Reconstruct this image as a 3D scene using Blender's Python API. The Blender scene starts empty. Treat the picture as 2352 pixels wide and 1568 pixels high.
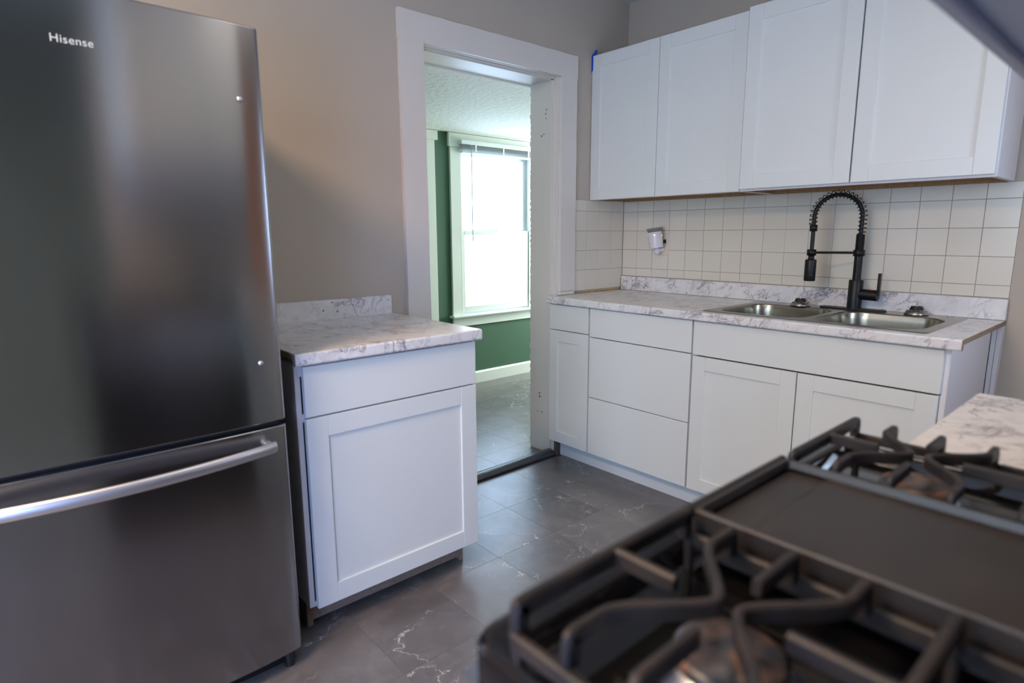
import bpy, bmesh, math, random
from mathutils import Vector, Matrix
random.seed(7)
SC = bpy.context.scene
COL = SC.collection
PI = math.pi

# ------------------------------------------------------------------ camera
cam_d = bpy.data.cameras.new('camera')
cam = bpy.data.objects.new('camera', cam_d)
COL.objects.link(cam)
CP = Vector((-2.9316, -2.3218, 1.2566))
yaw, pitch, roll = 0.7207, -0.1775, -0.0044
fw = Vector((math.sin(yaw)*math.cos(pitch), math.cos(yaw)*math.cos(pitch), math.sin(pitch)))
rt = Vector((math.cos(yaw), -math.sin(yaw), 0))
up = rt.cross(fw)
rt2 = rt*math.cos(roll) + up*math.sin(roll)
up2 = -rt*math.sin(roll) + up*math.cos(roll)
M = Matrix((rt2, up2, -fw)).transposed().to_4x4()
M.translation = CP
cam.matrix_world = M
cam_d.sensor_width = 36.0
cam_d.lens = 36.0*1376.18/2352
cam_d.clip_start = 0.02
cam_d.dof.use_dof = True
cam_d.dof.focus_distance = 3.5
cam_d.dof.aperture_fstop = 3.0
SC.camera = cam

# ------------------------------------------------------------------ world, lights, exposure
W = bpy.data.worlds.new('sky'); SC.world = W; W.use_nodes = True
bg = W.node_tree.nodes['Background']
bg.inputs[0].default_value = (0.53, 0.71, 0.98, 1)
bg.inputs[1].default_value = 13.0
SC.view_settings.view_transform = 'Standard'
SC.view_settings.look = 'None'
SC.view_settings.exposure = -0.76
SC.view_settings.gamma = 1.0
SC.view_settings.use_curve_mapping = False
SC.cycles.use_denoising = True
SC.cycles.max_bounces = 10
SC.cycles.diffuse_bounces = 6
SC.cycles.glossy_bounces = 5
SC.cycles.transparent_max_bounces = 8
SC.cycles.sample_clamp_indirect = 60.0
SC.cycles.caustics_reflective = False
SC.cycles.caustics_refractive = False

def portal(loc, dirn, w, h):
    l = bpy.data.lights.new('window_portal', 'AREA'); l.shape = 'RECTANGLE'; l.size = w; l.size_y = h
    l.cycles.is_portal = True
    o = bpy.data.objects.new('window_portal', l); COL.objects.link(o)
    o.location = loc; o.rotation_euler = Vector(dirn).to_track_quat('-Z', 'Y').to_euler()
portal((0.37, 1.74, 1.27), (0, -1, 0), 0.78, 1.32)       # window seen through the doorway
portal((-4.03, -2.74, .98), (0, 1, 0), .92, 1.56)       # glazed opening behind the camera, to the left
def area(name, loc, target, w, h, power, color):
    l = bpy.data.lights.new(name, 'AREA'); l.shape = 'RECTANGLE'; l.size = w; l.size_y = h
    l.energy = power; l.color = color
    o = bpy.data.objects.new(name, l); COL.objects.link(o)
    o.location = loc; o.rotation_euler = (Vector(target)-Vector(loc)).to_track_quat('-Z', 'Y').to_euler()
    return o
# daylight through unseen windows: rear one read off the light, others added as fill
area('far_side_added_daylight', (2.24, .85, 1.25), (0, .85, 1.05), 1.05, 1.25, 140, (.98, 1.0, .82))
area('kitchen_rear_window_daylight', (-4.03, -2.70, .80), (-3.1, -.6, .25), .78, 1.10, 62, (.30, .44, 1.0))
area('kitchen_left_added_daylight', (-4.57, -1.75, 1.50), (0, -1.6, .9), 1.3, 1.2, 15, (.70, .97, .98))
# the warm ceiling lamp, then an added ceiling fill without a fixture
area('ceiling_lamp_light', (-3.55, -1.30, 2.44), (-3.55, -1.30, 0), 0.60, 0.60, 100, (1.0, 0.68, 0.43))
area('kitchen_ceiling_fill', (-1.75, -1.75, 2.47), (-1.75, -1.75, 0), 0.5, 0.5, 9, (1.0, 0.86, 0.72))
area('back_door_added_light', (-.775, -2.70, 1.42), (-.5, 0, 1.0), .32, .75, 5, (.62, .74, 1.0))  # added cool light through the invented back door, for the end panel

# ------------------------------------------------------------------ materials
def mat(name, col=(.8, .8, .8), rough=.5, metal=0.0, spec=.5, **k):
    m = bpy.data.materials.new(name); m.use_nodes = True
    b = m.node_tree.nodes['Principled BSDF']
    b.inputs['Base Color'].default_value = (*col, 1)
    b.inputs['Roughness'].default_value = rough
    b.inputs['Metallic'].default_value = metal
    b.inputs['Specular IOR Level'].default_value = spec
    for a, v in k.items():
        b.inputs[a.replace('_', ' ')].default_value = v
    return m
class NT:
    def __init__(s, m):
        s.m = m; s.t = m.node_tree; s.b = s.t.nodes['Principled BSDF']
    def n(s, t, **k):
        x = s.t.nodes.new(t)
        for a, v in k.items(): setattr(x, a, v)
        return x
    def l(s, a, b): s.t.links.new(a, b)
    def coord(s, which='Object', scale=(1, 1, 1), rot=(0, 0, 0), geo=False):
        if geo:
            c = s.n('ShaderNodeNewGeometry').outputs['Position']
        else:
            c = s.n('ShaderNodeTexCoord').outputs[which]
        mp = s.n('ShaderNodeMapping')
        mp.inputs['Scale'].default_value = scale; mp.inputs['Rotation'].default_value = rot
        s.l(c, mp.inputs[0]); return mp.outputs[0]
    def noise(s, vec, scale, detail=3, rough=.5, dist=0.0):
        x = s.n('ShaderNodeTexNoise'); s.l(vec, x.inputs['Vector'])
        x.inputs['Scale'].default_value = scale; x.inputs['Detail'].default_value = detail
        x.inputs['Roughness'].default_value = rough; x.inputs['Distortion'].default_value = dist
        return x.outputs[0]
    def math(s, op, a, b=None, clamp=False):
        x = s.n('ShaderNodeMath', operation=op); x.use_clamp = clamp
        for i, v in enumerate((a, b)):
            if v is None: continue
            if isinstance(v, (int, float)): x.inputs[i].default_value = v
            else: s.l(v, x.inputs[i])
        return x.outputs[0]
    def ramp(s, v, stops):
        x = s.n('ShaderNodeValToRGB'); s.l(v, x.inputs[0]); e = x.color_ramp.elements
        while len(e) < len(stops): e.new(0.5)
        for i, (p, c) in enumerate(stops):
            e[i].position = p; e[i].color = (*c, 1) if len(c) == 3 else c
        return x.outputs[0]
    def mix(s, f, a, b, mode='MIX'):
        x = s.n('ShaderNodeMix', data_type='RGBA', blend_type=mode)
        for i, v in ((0, f), (6, a), (7, b)):
            if isinstance(v, (int, float)): x.inputs[i].default_value = v
            elif isinstance(v, tuple): x.inputs[i].default_value = (*v, 1)
            else: s.l(v, x.inputs[i])
        return x.outputs[2]
    def base(s, o): s.l(o, s.b.inputs['Base Color'])
    def bump(s, h, strength=.2, dist=.002):
        x = s.n('ShaderNodeBump'); x.inputs['Strength'].default_value = strength; x.inputs['Distance'].default_value = dist
        s.l(h, x.inputs['Height']); s.l(x.outputs[0], s.b.inputs['Normal'])

def paint(name, col, rough=.6, scale=60, bstr=.12, spec=.35, bd=.001):
    m = mat(name, col, rough, spec=spec); t = NT(m)
    v = t.coord(geo=True)
    n = t.noise(v, scale, 3); t.bump(n, bstr, bd)
    n2 = t.noise(v, 2.3, 2)
    t.base(t.mix(t.math('MULTIPLY', n2, .12), tuple(col), tuple(c*.82 for c in col)))
    return m
M_wall = paint('greige_wall_paint', (.50, .44, .365), .62, 90, .15)
M_green = paint('green_wall_paint', (.068, .145, .095), .55, 90, .12)
M_ceil = paint('ceiling_paint', (.62, .63, .65), .8, 50, .3)
M_ceil2 = paint('textured_ceiling_paint', (.80, .84, .80), .75, 28, .9, bd=.006)
M_cab = paint('white_cabinet_paint', (.745, .775, .755), .42, 25, .02, spec=.45)
M_cabside = mat('white_melamine', (.74, .73, .74), .5)
M_kick = paint('toe_kick_paint', (.68, .74, .78), .5, 30, .05)
M_white_far = paint('white_trim_paint_far', (.80, .83, .80), .4, 40, .05, spec=.5)
M_blind = mat('blind_white', (.72, .76, .77), .45)
M_dark = mat('dark_void', (.012, .012, .014), .9)
M_black_plastic = mat('black_plastic', (.012, .012, .013), .4)
M_rubber = mat('black_rubber', (.01, .01, .01), .55)
M_grout = mat('tile_grout', (.36, .31, .26), .9)
M_chrome = mat('chrome', (.75, .76, .8), .12, 1)
M_almond = mat('almond_plastic', (.66, .60, .47), .4)
M_red = mat('red_mark', (.7, .03, .02), .4)
M_tape = mat('blue_painters_tape', (.005, .07, .55), .6)
M_hood = mat('hood_painted_steel', (.32, .38, .50), .35, .4)
M_filter = mat('hood_filter_mesh', (.3, .33, .4), .4, .8)
M_lampglass = mat('lamp_glass', (.9, .85, .75), .4)
M_oranged = mat('added_wood_door', (.80, .36, .16), .4)  # colour of the added back door, for an orange reflection

# trim paint: rougher, brush marks and chips
M_trim = mat('white_trim_paint', (.70, .68, .67), .38, spec=.5); t = NT(M_trim)
v = t.coord(geo=True, scale=(1, 1, .25)); n = t.noise(v, 55, 4, .6); t.bump(n, .35, .002)
n2 = t.noise(t.coord(geo=True), 14, 5, .7)
t.base(t.mix(t.ramp(n2, [(.735, (0, 0, 0)), (.76, (1, 1, 1))]), (.71, .68, .625), (.45, .38, .31)))

# brushed steel of the refrigerator (grain runs sideways, so reflections smear up and down)
def steel(name, col, rough, aniso, rot, grain=(1.2, 1.2, 420)):
    m = mat(name, col, rough, 1.0); t = NT(m)
    t.b.inputs['Anisotropic'].default_value = aniso
    t.b.inputs['Anisotropic Rotation'].default_value = rot
    tg = t.n('ShaderNodeTangent', direction_type='RADIAL', axis='Z'); t.l(tg.outputs[0], t.b.inputs['Tangent'])
    v = t.coord(geo=True, scale=grain); n = t.noise(v, 3.0, 3, .6)
    r = t.math('ADD', t.math('MULTIPLY', n, .015), rough-.0075); t.l(r, t.b.inputs['Roughness'])
    # faint waviness of the sheet
    w = t.noise(t.coord(geo=True, scale=(9, 9, .6)), 1.0, 2, .5); t.bump(w, .08, .002)
    return m
M_fridge = steel('brushed_stainless_door', (.355, .365, .40), .17, .85, 0.25)
M_handle = mat('satin_stainless_handle', (.66, .66, .70), .38, 1.0)
M_fridge_side = mat('fridge_side_grey', (.10, .105, .11), .45)
M_logo = mat('logo_silver', (.62, .68, .68), .35, .3)
M_sink = steel('sink_stainless', (.36, .34, .31), .30, .3, 0.0, (60, 60, 60))
M_sinkbowl = mat('sink_bowl_stainless', (.36, .35, .29), .25, 1.0)
M_strainer = mat('strainer_steel', (.38, .37, .35), .32, 1.0)
M_rangesteel = mat('range_stainless', (.55, .56, .6), .25, 1.0)

# marble laminate
def marble(name):
    m = mat(name, (.8, .8, .8), .28, spec=.5); t = NT(m)
    q = Vector((.50, -.55, .67)).rotation_difference(Vector((1, 0, 0))).to_euler()
    v = t.coord(geo=True, rot=tuple(q))
    mp = t.n('ShaderNodeMapping'); mp.inputs['Scale'].default_value = (.36, 1, 1); t.l(v, mp.inputs[0]); vs = mp.outputs[0]
    mp = t.n('ShaderNodeMapping'); mp.inputs['Scale'].default_value = (.7, 1, 1); t.l(v, mp.inputs[0]); vm = mp.outputs[0]
    def veins(vec, sc, w, det=6):
        a = t.noise(vec, sc, det, .60, .55)
        ln = t.math('ABSOLUTE', t.math('SUBTRACT', a, .5))
        return t.ramp(ln, [(0.0, (1, 1, 1)), (w*.4, (.4, .4, .4)), (w, (0, 0, 0))])
    v1 = veins(vs, 15, .046); v2 = veins(vm, 10, .028)
    m1 = t.ramp(t.noise(v, 8, 3), [(.42, (0, 0, 0)), (.60, (1, 1, 1))]); m2 = t.ramp(t.noise(v, 5.3, 3), [(.50, (0, 0, 0)), (.58, (1, 1, 1))])
    cl = t.ramp(t.noise(vs, 26, 5, .6, .5), [(.38, (0, 0, 0)), (.72, (1, 1, 1))])
    c = t.mix(t.math('MULTIPLY', cl, .5), (.80, .79, .775), (.58, .565, .58))
    c = t.mix(t.math('MULTIPLY', t.math('MULTIPLY', v1, m1), .88), c, (.30, .29, .33))
    c = t.mix(t.math('MULTIPLY', t.math('MULTIPLY', v2, m2), .90), c, (.17, .165, .20))
    vo = t.n('ShaderNodeTexVoronoi'); t.l(v, vo.inputs['Vector']); vo.inputs['Scale'].default_value = 30
    sp = t.ramp(vo.outputs['Distance'], [(.10, (1, 1, 1)), (.16, (0, 0, 0))])
    spm = t.ramp(t.noise(v, 9, 2), [(.53, (0, 0, 0)), (.60, (1, 1, 1))])
    c = t.mix(t.math('MULTIPLY', t.math('MULTIPLY', sp, spm), .85), c, (.12, .11, .15))
    t.base(c)
    return m
M_marble = marble('marble_laminate')
M_chip = mat('raw_particleboard', (.33, .24, .16), .9); t = NT(M_chip)
t.base(t.ramp(t.noise(t.coord(geo=True), 260, 4, .7), [(.3, (.14, .09, .055)), (.7, (.48, .36, .24))]))
M_mdf = mat('brown_cabinet_underside', (.34, .19, .075), .7); t = NT(M_mdf)
t.base(t.ramp(t.noise(t.coord(geo=True, scale=(1, 6, 1)), 14, 4, .6), [(.3, (.27, .145, .055)), (.7, (.40, .24, .10))]))
M_kickwood = mat('bare_toe_board', (.23, .18, .14), .8); t = NT(M_kickwood)
t.base(t.ramp(t.noise(t.coord(geo=True), 160, 4, .7), [(.3, (.17, .13, .10)), (.7, (.30, .24, .19))]))
M_caulk = mat('yellowed_adhesive', (.55, .40, .17), .7)
M_oldwood = mat('grey_worn_wood', (.10, .09, .075), .8)
M_thresh = mat('dark_painted_threshold', (.035, .04, .052), .28, spec=1.0); t = NT(M_thresh)
t.bump(t.noise(t.coord(geo=True), 60, 4, .6), .5, .004)

# wall tile glaze
M_tile = mat('cream_tile_glaze', (.70, .66, .58), .22, spec=.5); t = NT(M_tile)
oi = t.n('ShaderNodeObjectInfo')
t.base(t.mix(oi.outputs['Random'], (.72, .68, .575), (.69, .655, .56)))
t.bump(t.noise(t.coord(geo=True), 14, 2), .10, .003)

# dark marble vinyl floor, each tile with its own cut of the pattern
M_floor = mat('dark_marble_vinyl', (.12, .11, .11), .3, spec=.9); t = NT(M_floor)
g = t.n('ShaderNodeNewGeometry').outputs['Position']
oi = t.n('ShaderNodeObjectInfo')
cmb = t.n('ShaderNodeCombineXYZ'); t.l(t.math('MULTIPLY', oi.outputs['Random'], 37.0), cmb.inputs[0]); t.l(t.math('MULTIPLY', oi.outputs['Random'], 91.0), cmb.inputs[1]); t.l(t.math('MULTIPLY', oi.outputs['Random'], 13.0), cmb.inputs[2])
ad = t.n('ShaderNodeVectorMath', operation='ADD'); t.l(g, ad.inputs[0]); t.l(cmb.outputs[0], ad.inputs[1]); v = ad.outputs[0]
cloud = t.noise(v, 5, 5, .62, .25)
c = t.ramp(cloud, [(.25, (.084, .078, .080)), (.50, (.118, .110, .112)), (.75, (.19, .178, .180))])
smoke = t.ramp(t.noise(v, 13, 4, .6, .8), [(.50, (0, 0, 0)), (.75, (1, 1, 1))]); c = t.mix(t.math('MULTIPLY', smoke, .45), c, (.265, .25, .25))
fine = t.noise(v, 70, 2, .5); c = t.mix(t.math('MULTIPLY', fine, .30), c, (.088, .082, .084))
def fvein(sc, w, lo, hi, k):
    global c
    a = t.noise(v, sc, 6, .56, .30); ln = t.math('ABSOLUTE', t.math('SUBTRACT', a, .5))
    vein = t.ramp(ln, [(0, (1, 1, 1)), (w*.7, (.85, .85, .85)), (w, (0, 0, 0))])
    msk = t.ramp(t.noise(v, sc*1.7, 3), [(lo, (0, 0, 0)), (hi, (1, 1, 1))])
    c = t.mix(t.math('MULTIPLY', t.math('MULTIPLY', vein, msk), k), c, (.66, .62, .60))
fvein(2.3, .0034, .47, .55, .95); fvein(4.6, .0036, .52, .58, .7)
c = t.mix(t.math('MULTIPLY', oi.outputs['Random'], .38), c, (.20, .185, .183))
t.base(c)
t.bump(t.noise(v, 30, 3, .5), .08, .002)
t.l(t.math('ADD', t.math('MULTIPLY', t.noise(v, 9, 2), .10), .25), t.b.inputs['Roughness'])
M_seam = mat('floor_seam', (.075, .07, .07), .7)

# cast iron, range enamel
M_iron = mat('cast_iron_grate', (.045, .036, .033), .50, spec=.4); t = NT(M_iron)
t.bump(t.noise(t.coord(geo=True), 420, 3), .35, .001)
t.base(t.ramp(t.noise(t.coord(geo=True), 22, 3), [(.4, (.013, .0115, .0115)), (.75, (.034, .024, .019))]))
M_griddle = mat('seasoned_griddle', (.05, .038, .032), .42, spec=.5); t = NT(M_griddle)
t.base(t.ramp(t.noise(t.coord(geo=True), 9, 5), [(.3, (.015, .012, .010)), (.7, (.026, .020, .017))]))
M_enamel = mat('black_enamel', (.006, .006, .007), .08, spec=.6)
M_burner = mat('burner_aluminium', (.42, .44, .50), .35, 1.0)
M_cap = mat('burner_cap_worn', (.09, .075, .065), .38, .3); t = NT(M_cap)
t.base(t.ramp(t.noise(t.coord(geo=True), 26, 4, .6, 1.0), [(.50, (.060, .056, .058)), (.68, (.24, .115, .06))]))
M_faucet = mat('matte_black_metal', (.005, .006, .007), .42, spec=.35)
M_porcelain = mat('glazed_porcelain', (.70, .68, .72), .25, spec=.6)
M_greyrim = mat('grey_dish_glaze', (.17, .20, .20), .35)
M_bulb = mat('warm_bulb', (1, .5, .25), .4); b = M_bulb.node_tree.nodes['Principled BSDF']
b.inputs['Emission Color'].default_value = (1, .42, .2, 1); b.inputs['Emission Strength'].default_value = 9
# window glass: clear, lets daylight pass, reflects at grazing angles
M_glass = bpy.data.materials.new('window_glass'); M_glass.use_nodes = True
nt = M_glass.node_tree; nt.nodes.clear()
o_ = nt.nodes.new('ShaderNodeOutputMaterial'); mx = nt.nodes.new('ShaderNodeMixShader'); tr = nt.nodes.new('ShaderNodeBsdfTransparent')
gl = nt.nodes.new('ShaderNodeBsdfGlossy'); gl.inputs['Roughness'].default_value = .03
lw = nt.nodes.new('ShaderNodeLayerWeight'); lw.inputs[0].default_value = .5; pw = nt.nodes.new('ShaderNodeMath'); pw.operation = 'POWER'; pw.inputs[1].default_value = 5; nt.links.new(lw.outputs['Facing'], pw.inputs[0])
fr = nt.nodes.new('ShaderNodeMath'); fr.operation = 'MULTIPLY_ADD'; fr.inputs[1].default_value = .9; fr.inputs[2].default_value = .04; nt.links.new(pw.outputs[0], fr.inputs[0])
nt.links.new(fr.outputs[0], mx.inputs[0]); nt.links.new(tr.outputs[0], mx.inputs[1]); nt.links.new(gl.outputs[0], mx.inputs[2]); nt.links.new(mx.outputs[0], o_.inputs[0])

# ------------------------------------------------------------------ mesh helpers (all in world coordinates)
class MB:
    def __init__(s): s.v = []; s.f = []; s.sm = []
    def add(s, vs, fs, smooth=False):
        o = len(s.v); s.v += [tuple(p) for p in vs]; s.f += [tuple(i+o for i in f) for f in fs]; s.sm += [smooth]*len(fs); return s
    def box(s, x0, x1, y0, y1, z0, z1, bev=0.0):
        x0, x1 = sorted((x0, x1)); y0, y1 = sorted((y0, y1)); z0, z1 = sorted((z0, z1))
        if bev <= 0:
            return s.add([(x0, y0, z0), (x1, y0, z0), (x1, y1, z0), (x0, y1, z0), (x0, y0, z1), (x1, y0, z1), (x1, y1, z1), (x0, y1, z1)],
                         [(3, 2, 1, 0), (4, 5, 6, 7), (0, 1, 5, 4), (1, 2, 6, 5), (2, 3, 7, 6), (3, 0, 4, 7)])
        b = min(bev, (x1-x0)*.45, (y1-y0)*.45, (z1-z0)*.45)
        bm = bmesh.new(); bmesh.ops.create_cube(bm, size=1)
        for q in bm.verts:
            q.co = Vector(((x0+x1)/2+q.co.x*(x1-x0), (y0+y1)/2+q.co.y*(y1-y0), (z0+z1)/2+q.co.z*(z1-z0)))
        bmesh.ops.bevel(bm, geom=bm.edges[:], offset=b, segments=1, affect='EDGES')
        return s.bm(bm)
    def bm(s, bm, smooth=False):
        bm.verts.ensure_lookup_table(); bm.verts.index_update()
        s.add([v.co[:] for v in bm.verts], [[v.index for v in f.verts] for f in bm.faces], smooth); bm.free(); return s
    def cyl(s, a, b, r0, r1=None, n=20, caps=True, smooth=True):
        r1 = r0 if r1 is None else r1
        a = Vector(a); b = Vector(b); d = (b-a).normalized()
        u = d.orthogonal().normalized(); w = d.cross(u)
        A = [a+(u*math.cos(2*PI*i/n)+w*math.sin(2*PI*i/n))*r0 for i in range(n)]
        B = [b+(u*math.cos(2*PI*i/n)+w*math.sin(2*PI*i/n))*r1 for i in range(n)]
        s.add(A+B, [(i, (i+1) % n, n+(i+1) % n, n+i) for i in range(n)], smooth)
        if caps:
            s.add(A, [tuple(range(n))[::-1]]); s.add(B, [tuple(range(n))])
        return s
    def lathe(s, c, prof, n=28, axis=(0, 0, 1), smooth=True):
        d = Vector(axis).normalized(); u = d.orthogonal().normalized(); w = d.cross(u); c = Vector(c); vs = []
        for r, h in prof:
            vs += [c+d*h+(u*math.cos(2*PI*i/n)+w*math.sin(2*PI*i/n))*max(r, 1e-5) for i in range(n)]
        fs = [(k*n+i, k*n+(i+1) % n, (k+1)*n+(i+1) % n, (k+1)*n+i) for k in range(len(prof)-1) for i in range(n)]
        return s.add(vs, fs, smooth)
    def tube(s, pts, r, n=10, caps=True):
        pts = [Vector(p) for p in pts]; m = len(pts); rs = r if isinstance(r, (list, tuple)) else [r]*m
        vs = []; u = None
        for i, p in enumerate(pts):
            d = (pts[min(i+1, m-1)]-pts[max(i-1, 0)]).normalized()
            u = d.orthogonal().normalized() if u is None else (u-d*u.dot(d)).normalized()
            w = d.cross(u)
            vs += [p+(u*math.cos(2*PI*k/n)+w*math.sin(2*PI*k/n))*rs[i] for k in range(n)]
        fs = [(i*n+k, i*n+(k+1) % n, (i+1)*n+(k+1) % n, (i+1)*n+k) for i in range(m-1) for k in range(n)]
        s.add(vs, fs, True)
        if caps: s.add(vs[:n], [tuple(range(n))[::-1]]); s.add(vs[-n:], [tuple(range(n))])
        return s
    def bar(s, pts, w, h, ch=.25):
        """chamfered rectangular bar along a polyline; the point is the centre of its top"""
        pts = [Vector(p) for p in pts]; m = len(pts); vs = []
        c = w*ch
        prof = [(-w/2, -h), (w/2, -h), (w/2, -c), (w/2-c, 0), (-w/2+c, 0), (-w/2, -c)]
        n = len(prof); side = Vector((1, 0, 0))
        for a, b_ in zip(pts[:-1], pts[1:]):
            if Vector((b_.x-a.x, b_.y-a.y)).length > .006: side = Vector((a.y-b_.y, b_.x-a.x, 0)).normalized(); break
        for i, p in enumerate(pts):
            d = (pts[min(i+1, m-1)]-pts[max(i-1, 0)]).normalized()
            sd = Vector((-d.y, d.x, 0))
            if sd.length > .35: side = sd.normalized()
            upv = d.cross(side).normalized()
            vs += [p+side*a+upv*b_ for a, b_ in prof]
        fs = [(i*n+k, i*n+(k+1) % n, (i+1)*n+(k+1) % n, (i+1)*n+k) for i in range(m-1) for k in range(n)]
        s.add(vs, fs); s.add(vs[:n], [tuple(range(n))[::-1]]); s.add(vs[-n:], [tuple(range(n))])
        return s
    def prism(s, poly, axis, a, b, smooth=False):
        """poly of 2D points extruded along an axis: 'x' (y,z), 'y' (x,z), 'z' (x,y)"""
        f = {'x': lambda p, t: (t, p[0], p[1]), 'y': lambda p, t: (p[0], t, p[1]), 'z': lambda p, t: (p[0], p[1], t)}[axis]
        n = len(poly); A = [f(p, a) for p in poly]; B = [f(p, b) for p in poly]
        s.add(A+B, [(i, (i+1) % n, n+(i+1) % n, n+i) for i in range(n)], smooth)
        s.add(A, [tuple(range(n))[::-1]]); s.add(B, [tuple(range(n))]); return s
    def shift(s, v):
        s.v = [(p[0]+v[0], p[1]+v[1], p[2]+v[2]) for p in s.v]; return s
    def build(s, name, m, parent=None, label=None):
        off = Vector((0, 0, 0))
        if parent is not None:
            q = parent
            while q is not None: off += q.location; q = q.parent
            org = off
        else:
            xs = [p[0] for p in s.v]; ys = [p[1] for p in s.v]; zs = [p[2] for p in s.v]
            org = Vector(((min(xs)+max(xs))/2, (min(ys)+max(ys))/2, min(zs)))
        me = bpy.data.meshes.new(name)
        me.from_pydata([(p[0]-org.x, p[1]-org.y, p[2]-org.z) for p in s.v], [], s.f)
        bm = bmesh.new(); bm.from_mesh(me); bmesh.ops.recalc_face_normals(bm, faces=bm.faces[:]); bm.to_mesh(me); bm.free()
        me.polygons.foreach_set('use_smooth', s.sm); me.update()
        me.materials.append(m)
        o = bpy.data.objects.new(name, me); COL.objects.link(o)
        if parent is not None: o.parent = parent
        else: o.location = org
        if label: o['label'] = label
        return o
def thing(name, label, cat, loc, group=None):
    o = bpy.data.objects.new(name, None); COL.objects.link(o); o.location = loc; o.empty_display_size = .05
    o['label'] = label; o['category'] = cat
    if group: o['group'] = group
    return o
def tag(o, label, cat, group=None):
    o['label'] = label; o['category'] = cat
    if group: o['group'] = group
    return o
def struct(name, mb, m, label=None):
    o = mb.build(name, m); o['kind'] = 'structure'
    if label: o['label'] = label
    return o
def sroot(name, loc=(0, 0, 0)):
    o = bpy.data.objects.new(name, None); COL.objects.link(o); o.location = loc; o['kind'] = 'structure'; o.empty_display_size = .05
    return o
def chaikin(pts, it=2):
    pts = [Vector(p) for p in pts]
    for _ in range(it):
        q = [pts[0]]
        for a, b in zip(pts[:-1], pts[1:]): q += [a*.75+b*.25, a*.25+b*.75]
        q.append(pts[-1]); pts = q
    return pts
def rrect(x0, x1, y0, y1, r, n=6):
    out = []
    for cx, cy, a0 in ((x1-r, y1-r, 0), (x0+r, y1-r, 90), (x0+r, y0+r, 180), (x1-r, y0+r, 270)):
        for i in range(n+1):
            a = math.radians(a0+90*i/n); out.append((cx+r*math.cos(a), cy+r*math.sin(a)))
    return out
def sheet(outer, holes, z0, z1):
    """flat plate with holes: top, bottom and all side walls"""
    mb = MB()
    for z in (z0, z1):
        bm = bmesh.new()
        for loop in [outer]+holes:
            vs = [bm.verts.new((x, y, z)) for x, y in loop]
            for i in range(len(vs)): bm.edges.new((vs[i], vs[(i+1) % len(vs)]))
        bmesh.ops.triangle_fill(bm, use_beauty=True, use_dissolve=False, edges=bm.edges[:], normal=(0, 0, 1 if z == z1 else -1))
        mb.bm(bm)
    for loop in [outer]+holes:
        n = len(loop)
        mb.add([(x, y, z0) for x, y in loop]+[(x, y, z1) for x, y in loop], [(i, (i+1) % n, n+(i+1) % n, n+i) for i in range(n)])
    return mb

# ================================================================== SETTING
KZ = 2.538      # kitchen ceiling
XL, YF = -4.6, -2.72   # left wall, wall behind the range
D0, D1, DT = -1.403, -.552, 2.058   # doorway opening
YP0, YP1, PZ = .19, 1.655, 2.037    # far room

# --- floors with individual tiles
def tile_floor(root, xs, ys, z):
    me = {}
    for i in range(len(xs)-1):
        for j in range(len(ys)-1):
            a, b_, c_, d_ = xs[i]+.0003, xs[i+1]-.0003, ys[j]+.0003, ys[j+1]-.0003
            key = (round(b_-a, 4), round(d_-c_, 4))
            if key not in me:
                o = MB().box(0, b_-a, 0, d_-c_, -.003, 0, .0004).shift(root.location).build('floor_tile', M_floor, root); me[key] = o.data
            else:
                o = bpy.data.objects.new('floor_tile', me[key]); COL.objects.link(o); o.parent = root
            o.location = Vector((a, c_, z))-root.location
fl = MB().box(XL, .3, YF-.1, .06, -.06, -.0025)
floor = struct('floor', fl, M_seam); 
P = .3075
xs = [XL]+[-.92-P*k for k in range(10, -1, -1)]+[-.6125, -.305, 0.006]
ys = [YF]+[-.34-P*k for k in range(7, -1, -1)]+[-.035]
floor_root = floor
tile_floor(floor, xs, ys, 0.0)
fl2 = MB().box(-1.7, 2.35, .06, YP1+.05, -.06, -.0025)
floor2 = struct('floor_far', fl2, M_seam)
xs2 = [-1.7]+[-1.535+P*k for k in range(13)]; ys2 = [.075, .255, .5625, .87, 1.1775, 1.485, YP1]
tile_floor(floor2, xs2, ys2, 0.0)

# --- kitchen walls (structure)
wb = MB()
wb.box(XL-.1, -1.42, 0, .17, 0, KZ); wb.box(-.5505, .15, 0, .17, 0, KZ); wb.box(-1.42, -.5505, 0, .17, 2.076, KZ)
wall_back = struct('wall_back', wb, M_wall)
wr = MB().box(.006, .15, YF-.1, -.0005, 0, KZ)
wall_right = struct('wall_right', wr, M_wall)
wl = MB(); wl.box(XL-.12, XL, YF-.1, -2.45, 0, KZ); wl.box(XL-.12, XL, -1.05, -.0005, 0, KZ); wl.box(XL-.12, XL, -2.45, -1.05, 0, .85); wl.box(XL-.12, XL, -2.45, -1.05, 2.15, KZ)
struct('wall_left', wl, M_wall)
wf = MB(); wf.box(XL-.1, -4.48, YF-.1, YF, 0, KZ); wf.box(-3.58, -3.5, YF-.1, YF, 0, KZ); wf.box(-4.48, -3.58, YF-.1, YF, 0, .20); wf.box(-4.48, -3.58, YF-.1, YF, 1.75, KZ); wf.box(-2.43, -.95, YF-.1, YF, 0, KZ); wf.box(-.60, .005, YF-.1, YF, 0, KZ); wf.box(-.95, -.60, YF-.1, YF, 0, 1.02); wf.box(-.95, -.60, YF-.1, YF, 1.82, KZ); wf.box(-3.5, -2.43, YF-.1, YF, 2.47, KZ)
struct('wall_front', wf, M_wall)
struct('ceiling', MB().box(XL-.1, .15, YF-.1, .17, KZ, KZ+.1), M_ceil)
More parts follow.
